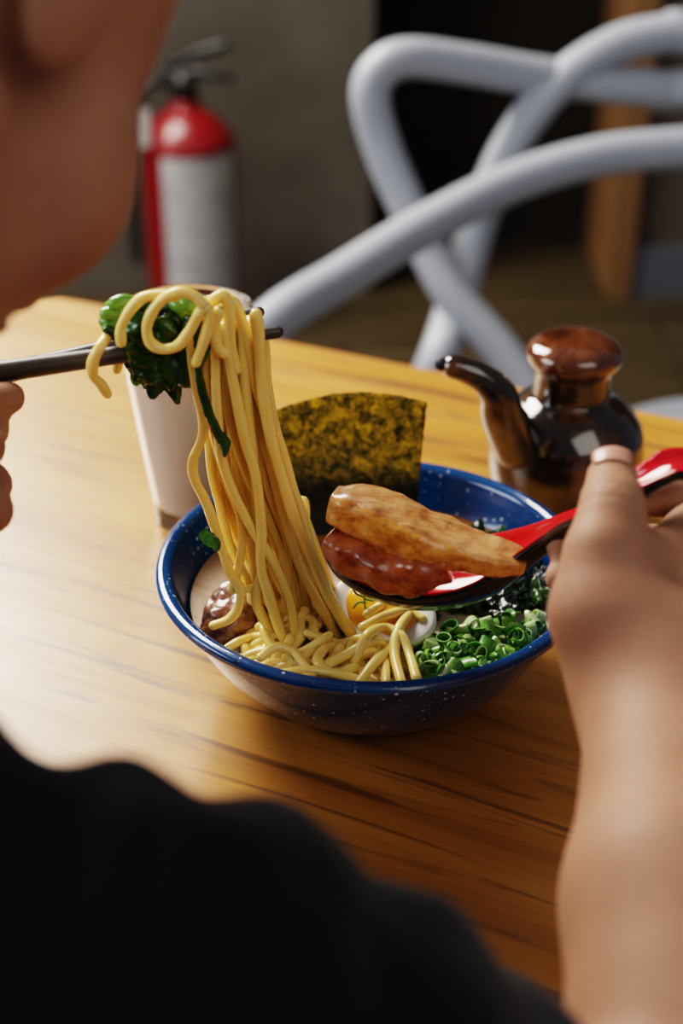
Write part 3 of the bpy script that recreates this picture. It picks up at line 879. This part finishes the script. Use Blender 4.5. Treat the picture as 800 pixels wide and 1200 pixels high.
o = mesh_obj('red_lining', *spoon_layer(0, .0012, 0., .0009), red_m, sp); tag(o, 'red inner face of the spoon')
o = mesh_obj('black_shell', *spoon_layer(.0014, .0042, .0010, .0026, .0006, .0016), blk_m, sp); tag(o, 'black underside of the spoon')

def rot(axis_long, up):
    a = np.array(axis_long, float); a /= np.linalg.norm(a); u = np.array(up, float); u -= a*(u@a); u /= np.linalg.norm(u)
    return np.array([a, np.cross(u, a), u])
def slice_sweep(name, q, hw_, ht_, up, mat, amp, seed):
    """meat slice swept along its length with a squarish cross-section and uneven edges"""
    p = catmull(q, 16); n = len(p); m = 56
    t = np.linspace(0, 1, n); k = np.linspace(0, 1, len(hw_))
    W_, H_ = np.interp(t, k, hw_), np.interp(t, k, ht_)
    for _ in range(6):
        W_[1:-1] = (W_[:-2]+2*W_[1:-1]+W_[2:])/4; H_[1:-1] = (H_[:-2]+2*H_[1:-1]+H_[2:])/4
    T = np.gradient(p, axis=0); T /= np.linalg.norm(T, axis=1)[:, None]
    rows = [(0, .35, -.0012), (0, .75, -.0009), (0, .94, -.0003)]+[(i, 1, 0) for i in range(n)]+[(n-1, .94, .0003), (n-1, .75, .0009), (n-1, .35, .0012)]
    V, F = [], []
    for i, sc_, off in rows:
        R = rot(T[i], up); S, U = R[1], R[2]
        for j in range(m):
            a = 2*PI*j/m; c, d = math.cos(a), math.sin(a)
            x = math.copysign(abs(c)**.5, c)*W_[i]*sc_; z = math.copysign(abs(d)**.55, d)*H_[i]*sc_
            b = p[i]+T[i]*off+S*x+U*z
            rad = (S*x+U*z); rad /= np.linalg.norm(rad)+1e-9
            v = Vector(b*60)+Vector((seed, 0, 0)); v2 = Vector(b*170)+Vector((seed, 3, 0)); v3 = Vector((t[i]*7+seed, a*.6, 0))
            V.append(b+rad*(amp*1.3*mnoise.noise(v)+amp*.6*mnoise.noise(v2)+amp*1.2*mnoise.noise(v3)))
    for i in range(len(rows)-1):
        for j in range(m): F.append((i*m+j, i*m+(j+1) % m, (i+1)*m+(j+1) % m, (i+1)*m+j))
    F.append(tuple(reversed(range(m)))); F.append(tuple((len(rows)-1)*m+j for j in range(m)))
    c = p[n//2]
    o = mesh_obj(name, np.array(V)-c, F, mat); o.location = c; return o
q = [dep(*v) for v in ((391, 588, .648), (412, 594, .646), (445, 606, .643), (475, 621, .641), (503, 633, .638), (528, 641, .636), (555, 647, .634), (585, 654, .632), (613, 660, .631))]
o = slice_sweep('pork_slice', q, [.0085, .0120, .0138, .0142, .0138, .0128, .0118, .0112, .008], [.0066, .0086, .0098, .0104, .0100, .0082, .0064, .0054, .0044], (.12, -.02, 1.), pork_hi, .0011, 1)
tag(o, 'long glazed tan pork slice, upper of the two on the spoon', 'pork')
q = [dep(*v) for v in ((392, 626, .652), (412, 640, .649), (440, 652, .646), (468, 660, .643), (494, 662, .640), (526, 657, .637))]
o = slice_sweep('pork_slice', q, [.010, .0135, .0150, .0150, .0140, .010], [.0062, .0080, .0090, .0090, .0092, .0085], (.05, -.25, 1.), pork_lo, .0016, 9)
tag(o, 'reddish brown glazed pork slice, lower of the two on the spoon', 'pork')

# ------------------------------------------------------------------ glass of milky drink
gl = atz(230, 608, .75); gl[2] = .75
G0 = np.array(gl)
tl = np.array([222, 372.])
o = mesh_obj('drinking_glass', *lathe(smooth_prof([(0, .0005), (.0225, .0005), (.0245, .003), (.0262, .02), (.0335, .08), (.0400, .137)], 5)+[(.0397, .1385), (.0388, .1385), (.0382, .137)]+smooth_prof([(.0382, .136), (.0316, .08), (.0245, .024), (.0228, .014), (.019, .0105), (0, .010)], 5), 64), glass_m)
o.location = G0; o.scale = (1.05, 1.05, 1.055); tag(o, 'clear tapered drinking glass of milky drink behind the noodles', 'glass')
o = mesh_obj('milky_drink', *lathe(smooth_prof([(0, .0106), (.0186, .0108), (.0222, .0145), (.0240, .024), (.0311, .08), (.0348, .112)], 5)+[(.0340, .1115), (0, .1115)], 64), drink_m)
o.location = G0; o.scale = (1.05, 1.05, 1.055); tag(o, 'cloudy white drink nearly filling the glass', 'drink')

# ------------------------------------------------------------------ soy sauce pot
sb = atz(657, 596, .75); sb[2] = .75
pot = empty('soy_sauce_pot', sb); tag(pot, 'glossy brown ceramic soy sauce pot with curved spout and round lid', 'soy sauce pot')
mesh_obj('pot_body', *lathe(smooth_prof([(0, 0), (.036, 0), (.040, .004), (.0475, .022), (.0500, .042), (.0465, .062), (.036, .076), (.0262, .082), (.0238, .086), (.0236, .0985), (.0245, .1015), (.022, .1025), (0, .1025)], 6), 64), glaze, pot)
mesh_obj('lid', *lathe(smooth_prof([(0, .1020), (.022, .1023), (.0265, .1040), (.0295, .1090), (.0285, .1155), (.022, .1200), (.010, .1217), (0, .1219)], 6), 56), glaze_lid, pot)
spp = [aty(*v) for v in ((606, 520, .165), (590, 488, .155), (583, 462, .150), (566, 444, .148), (546, 434, .148), (531, 430, .148))]
spp = catmull([v-np.array(sb) for v in spp], 6)
rr = np.interp(np.linspace(0, 1, len(spp)), [0, .3, .6, 1], [.0165, .0125, .0088, .0072])
o = mesh_obj('spout', *tube(spp, rr, 20), glaze, pot)
d = spp[-1]-spp[-2]; d /= np.linalg.norm(d)
mesh_obj('spout_hole', *tube([spp[-1]+d*.0050, spp[-1]+d*.0072], [.0044, .0044], 14), simple('hole_dark', (.003, .002, .002), .6), pot)

# ------------------------------------------------------------------ person
f_ = np.array([.616, .788, 0]); r_ = np.array([.788, -.616, 0]); u_ = np.array([0, 0, 1.])
S_R = np.array([-.110, -.398, .949]); neck = S_R-.155*r_+[0, 0, .045]; S_L = neck-.155*r_-[0, 0, .045]
hp = math.radians(54); hy = math.radians(25)
h0 = np.array([math.sin(hy), math.cos(hy), 0])
hf = h0*math.cos(hp)-u_*math.sin(hp); hu = h0*math.sin(hp)+u_*math.cos(hp); hr = np.cross(hf, hu)
HC = np.array([-.134, -.190, 1.143])
RH = np.array([hr, hf, hu])
def H(x, y, z): return HC+hr*x+hf*y+hu*z
def pxs(*a): return [dep(*v) for v in a]
# right arm and hand
E_R, MF, W_R = pxs((825, 1480, .385), (797, 1060, .465), (772, 800, .545))
th_c, th_m, th_i, th_t = pxs((707, 712, .545), (706, 648, .548), (717, 598, .558), (717, 562, .572))
MI, MM, MR, MP = pxs((826, 632, .592), (852, 672, .600), (862, 722, .598), (856, 768, .588))
fing_R = [
    (pxs((826, 632, .592), (818, 592, .622), (778, 582, .612), (745, 586, .603)), (.0105, .0092, .0084, .0074)),
    (pxs((852, 672, .600), (806, 640, .640), (724, 634, .634), (660, 642, .617)), (.0108, .0094, .0086, .0076)),
    (pxs((862, 722, .598), (806, 686, .638), (724, 676, .632), (656, 677, .612)), (.0102, .0088, .0080, .0070)),
    (pxs((856, 768, .588), (806, 734, .622), (746, 722, .618), (700, 720, .606)), (.0090, .0078, .0070, .0062))]
def finger(P_, r): return [Cone(P_[i], P_[i+1], r[i], r[i+1]) for i in range(3)]
elb_side = E_R
# left arm and hand
W_L = dep(-200, 650, .565); E_L = np.array([-.44, -.03, .83])
MLI, MLM, MLR, MLP = pxs((-105, 480, .600), (-110, 520, .598), (-112, 565, .592), (-108, 610, .583))
fing_L = [
    (pxs((-105, 480, .600), (-70, 440, .612), (-48, 428, .634), (-26, 428, .645)), (.0102, .0090, .0082, .0074)),
    (pxs((-110, 520, .598), (-55, 490, .618), (-18, 474, .622), (10, 466, .633)), (.0102, .0090, .0082, .0076)),
    (pxs((-112, 560, .592), (-22, 524, .605), (-14, 502, .632), (-55, 500, .640)), (.0105, .0094, .0086, .0076)),
    (pxs((-108, 620, .583), (-16, 598, .596), (-12, 566, .622), (-55, 560, .632)), (.0105, .0104, .0090, .0074))]
th_L = pxs((-150, 590, .565), (-120, 520, .565), (-85, 480, .585), (-50, 452, .603))
torso_b = np.array([-.385, -.455, .56]); chest = neck*.60+torso_b*.40-f_*.005; chest[2] -= .0
RT_ = np.array([r_, f_*.93+u_*-.36, f_*.36+u_*.93]); RT_[1] /= np.linalg.norm(RT_[1]); RT_[2] /= np.linalg.norm(RT_[2])
torso_prims = [Ell(chest, (.150, .098, .165), RT_), Ell(torso_b+[0, 0, .02], (.145, .105, .13), RT_), Ell((chest+torso_b)/2, (.135, .095, .15), RT_),
               Cone(neck-u_*.03, S_R, .055, .052), Cone(neck-u_*.03, S_L, .055, .052)]
ghead = [
    ('add', .0, .02, torso_prims),
    ('add', .025, .0, [Cone(S_R, E_R, .050, .039)]), ('add', .02, .0, [Cone(S_L, E_L, .050, .039)]),
    ('add', .02, .012, [Cone(E_R, MF, .0395, .0368), Cone(MF, W_R, .0368, .0260)]),
    ('add', .02, .012, [Cone(E_L, W_L, .040, .026)]),
    # neck and head
    ('add', .03, .02, [Cone(neck-u_*.02, H(0, -.035, -.07), .056, .052)]),
    ('add', .02, .03, [Ell(H(0, -.012, .045), (.076, .094, .080), RH), Ell(H(0, .030, -.022), (.062, .062, .080), RH)]),
    ('add', .02, .015, [Cone(H(.052, -.010, -.045), H(.018, .072, -.088), .016, .015), Cone(H(-.052, -.010, -.045), H(-.018, .072, -.088), .016, .015), Ell(H(0, .076, -.092), (.022, .016, .016), RH),
                        Ell(H(.042, .050, -.022), (.026, .030, .030), RH), Ell(H(-.042, .050, -.022), (.026, .030, .030), RH)]),
    ('sub', .012, .0, [Ell(H(.032, .098, .012), (.017, .014, .011), RH), Ell(H(-.032, .098, .012), (.017, .014, .011), RH)]),
    ('add', .004, .0, [Ell(H(.032, .0765, .0165), (.0145, .0125, .0085), RH), Ell(H(-.032, .0765, .0165), (.0145, .0125, .0085), RH)]),
    ('add', .010, .004, [Cone(H(0, .090, .018), H(0, .112, -.026), .007, .0105), Ell(H(.011, .102, -.029), (.008, .009, .007), RH), Ell(H(-.011, .102, -.029), (.008, .009, .007), RH)]),
    ('add', .005, .0, [Ell(H(0, .092, -.052), (.022, .010, .0055), RH), Ell(H(0, .090, -.062), (.020, .010, .006), RH)]),
    ('add', .006, .004, [Ell(H(.077, -.016, -.002), (.007, .018, .030), RH), Ell(H(-.077, -.016, -.002), (.007, .018, .030), RH)]),
    # right hand
    ('add', .022, .016, [Cone(W_R, MI, .0235, .0135), Cone(W_R, MM, .024, .0140), Cone(W_R, MR, .023, .0135), Cone(W_R, MP, .021, .0120), Cone(MI, MP, .0125, .0110)]),
    ('add', .020, .008, [Cone(W_R, th_c, .0165, .0195), Cone(th_c, th_m, .0195, .0130), Cone(th_m, th_i, .0128, .0118), Cone(th_i, th_t, .0116, .0106)]),
    ('add', .016, .0, [Cone(th_m+[.004, .004, -.008], MI+[-.004, 0, -.006], .010, .010)]),
]
for P_, r in fing_R: ghead.append(('add', .005, .004, finger(P_, r)))
ghead += [('add', .018, .014, [Cone(W_L, MLI, .021, .0130), Cone(W_L, MLM, .023, .0135), Cone(W_L, MLR, .022, .0130), Cone(W_L, MLP, .020, .0118), Cone(MLI, MLP, .0120, .0105)]),
          ('add', .012, .006, [Cone(th_L[0], th_L[1], .017, .0135), Cone(th_L[1], th_L[2], .0130, .0108), Cone(th_L[2], th_L[3], .0106, .0090)])]
for P_, r in fing_L: ghead.append(('add', .004, .004, finger(P_, r)))
allpts = np.array([S_R, S_L, E_R, E_L, W_R, W_L, HC, torso_b, MI, MP, th_t])
V, F = sdf_mesh(ghead, allpts.min(0)-[.16, .16, .13], allpts.max(0)+[.14, .22, .15], .0021, 24, 2)
# knuckle creases and faint tendon relief by displacement
N = normals(V, F)
def crease(P0, ax, half, depth_, wid=.0012):
    global V
    q = V-P0; t = q@ax; rr_ = np.linalg.norm(q-t[:, None]*ax, axis=1)
    V = V-N*(depth_*np.exp(-(t/wid)**2)*(rr_ < half))[:, None]
ax = th_t-th_m; ax /= np.linalg.norm(ax)
for dt in (-.0035, 0, .003): crease(th_i+ax*dt, ax, .016, .0006)
for P_, r in fing_R+fing_L:
    for i in (1, 2):
        ax = P_[i+1]-P_[i-1]; ax /= np.linalg.norm(ax)
        for dt in (-.0015, .0015): crease(P_[i]+ax*dt, ax, r[i]*1.25, .0005)
person = empty('person', (torso_b[0], torso_b[1], 0)); pl = np.array(person.location)
tag(person, 'person in a black T-shirt lifting noodles with chopsticks and holding a red spoon', 'person')
mesh_obj('body', V-pl, F, skin, person)
# right thumb nail
tx = th_t-th_i; tx /= np.linalg.norm(tx)
tocam = CAM-th_t; nz = tocam-tx*(tocam@tx); nz /= np.linalg.norm(nz); nz = nz*.75+UPV*.35; nz -= tx*(nz@tx); nz /= np.linalg.norm(nz); ny = np.cross(nz, tx)
nv, nf = [], []
for i in range(9):
    t = i/8
    for j in range(9):
        a = (j/8*2-1)*.80*(1-.25*(2*t-1)**4)
        ell = .0108 if t < .6 else .0108*math.sqrt(max(.05, 1-((t-.6)/.55)**2))
        nv.append(th_t+tx*(-.001+.0118*t)*1.0+(nz*math.cos(a)+ny*math.sin(a))*(ell+.0002)-pl)
for i in range(8):
    for j in range(8): a = i*9+j; nf.append((a, a+1, a+10, a+9))
o = mesh_obj('thumbnail', nv, nf, nail_m, person); sd = o.modifiers.new('s', 'SOLIDIFY'); sd.thickness = .0008; sd.offset = 0
# eyes, hair
eye_m = simple('eye', (.75, .72, .70), .1, vary=.02); iris = simple('iris', (.03, .015, .008), .1)
for sx in (-1, 1):
    ev_, ef_ = lathe([(.0115*math.sin(a), .0115*math.cos(a)) for a in np.linspace(0.001, PI-.001, 14)], 20)
    e = mesh_obj('eye', ev_, ef_, eye_m, person); e.location = H(sx*.032, .0745, .010)-pl
    iv, if_ = lathe([(.0001, .0004), (.003, .0003), (.0056, -.0012)], 18)
    i_ = mesh_obj('iris', iv, if_, iris, e); i_.location = hf*.0114; i_.rotation_euler = Vector(hf).to_track_quat('Z', 'Y').to_euler()
Lh = (V-HC)@RH.T
def on_face(x, z):
    m = (np.abs(Lh[:, 0]-x) < .004) & (np.abs(Lh[:, 2]-z) < .004) & (Lh[:, 1] > 0) & (Lh[:, 1] < .2)
    return H(x, (Lh[m, 1].max() if m.any() else .08)-.0006, z)-pl
brow_m = simple('brow', (.012, .009, .007), .7)
for sx in (-1, 1):
    mesh_obj('eyebrow', *tube(catmull([on_face(sx*.014, .030), on_face(sx*.024, .034), on_face(sx*.034, .035), on_face(sx*.042, .031)], 6), .0016, 8), brow_m, person)
hair_g = [('add', 0, .02, [Ell(H(0, -.018, .052), (.085, .102, .088), RH), Ell(H(0, -.065, .0), (.068, .05, .06), RH)]),
          ('sub', .012, .02, [Ell(H(0, .115, -.01), (.11, .105, .125), RH), Ell(H(.085, .02, -.05), (.03, .06, .06), RH), Ell(H(-.085, .02, -.05), (.03, .06, .06), RH)]), ('int', .01, 0, [Half(H(0, .008, 0), hf)])]
hv, hf_ = sdf_mesh(hair_g, HC-.17, HC+.19, .004, 16, 1)
hn = normals(hv, hf_)
hv = np.array([v+n*.004*mnoise.noise(Vector((v[0]*160, v[1]*160, v[2]*30))) for v, n in zip(hv, hn)])
hm = NT('dark_hair'); hm.set(color=hm.mix(hm.noise(1., 3, vec=hm.coord((300, 300, 30))), (.008, .006, .005), (.03, .022, .016)), rough=.45); hm.bump(hm.noise(1., 3, vec=hm.coord((500, 500, 40))), .002, .8)
mesh_obj('hair', hv-pl, hf_, hm.m, person)
# T-shirt
def infl(p, d):
    if isinstance(p, Cone): return Cone(p.a, p.a+p.ba, p.ra+d, p.rb+d)
    return Ell(p.c, p.r+d, p.R)
sl_end = S_R+(E_R-S_R)*.69
sh = [('add', 0, .03, [infl(p, .011) for p in torso_prims]), ('add', .03, .02, [Cone(S_R, sl_end, .070, .050), Cone(S_R+(E_R-S_R)*.22+u_*.006, S_R+(E_R-S_R)*.46+u_*.004, .070, .066)]), ('add', .03, 0, [Cone(S_L, S_L+(E_L-S_L)*.85, .064, .060)]),
      ('sub', .004, 0, [Ell(neck+u_*.045+f_*.02, (.066, .070, .045), np.array([r_, f_, u_]))]),
      ('int', .006, 0, [Half(torso_b-RT_[2]*.11, -RT_[2])])]
allp = np.array([S_R, S_L, E_R, E_L, torso_b])
tv, tf = sdf_mesh(sh, allp.min(0)-.2, allp.max(0)+.14, .005, 20, 2)
tn = normals(tv, tf)
axr = (E_R-S_R)/np.linalg.norm(E_R-S_R)
out = []
for v, n_ in zip(tv, tn):
    s = (v-S_R)@axr
    w1 = .0105*mnoise.noise(Vector((s*34, (v@r_)*7, v[2]*8)))+.003*mnoise.noise(Vector(v*45))
    out.append(v+n_*w1)
mesh_obj('t_shirt', np.array(out)-pl, tf, cloth, person)
# trousers and shoes, seated under the table
hipR, hipL = torso_b+r_*.085-u_*.03, torso_b-r_*.085-u_*.03
kR, kL = hipR+f_*.40+r_*.02-[0, 0, .02], hipL+f_*.40-r_*.02-[0, 0, .02]
aR, aL = kR*[1, 1, 0]-f_*.03+[0, 0, .09], kL*[1, 1, 0]-f_*.03+[0, 0, .09]
pg = [('add', 0, .04, [Ell(torso_b-u_*.04, (.165, .125, .085), np.array([r_, f_, u_]))]), ('add', .04, .03, [Cone(hipR, kR, .085, .062), Cone(kR, aR, .062, .045)]), ('add', .04, .03, [Cone(hipL, kL, .085, .062), Cone(kL, aL, .062, .045)])]
pp = np.array([hipR, hipL, kR, kL, aR, aL])
tv, tf = sdf_mesh(pg, pp.min(0)-.2, pp.max(0)+.2, .009, 16, 2)
mesh_obj('trousers', tv-pl, tf, simple('charcoal_denim', (.02, .022, .028), .85), person)
for a_ in (aR, aL):
    g_ = [('add', 0, .03, [Cone(a_*[1, 1, 0]+[0, 0, .045], a_*[1, 1, 0]+f_*.14+[0, 0, .036], .043, .036), Cone(a_*[1, 1, 0]+[0, 0, .045], a_, .043, .040)])]
    V2, F2 = sdf_mesh(g_, a_*[1, 1, 0]-[.12, .12, .02], a_*[1, 1, 0]+[.2, .24, .16], .006, 16, 2)
    V2[:, 2] = np.maximum(V2[:, 2], .002)
    mesh_obj('shoe', V2-pl, F2, simple('shoe_black', (.015, .015, .015), .5), person)
# stool under the person
st = empty('stool', (torso_b[0], torso_b[1], 0)); st.rotation_euler = (0, 0, math.atan2(r_[1], r_[0]))
tag(st, 'plain wooden stool the diner in black sits on', 'stool')
o = mesh_obj('seat', *slab(rrect(-.18, .18, -.17, .15, .06), .375, .405), wood, st, smooth=False); bevel(o, .006)
for sx in (-.13, .13):
    for sy in (-.12, .10): mesh_obj('leg', *lathe([(.014, 0), (.020, .374)], 16, (sx, sy, 0)), wood, st)
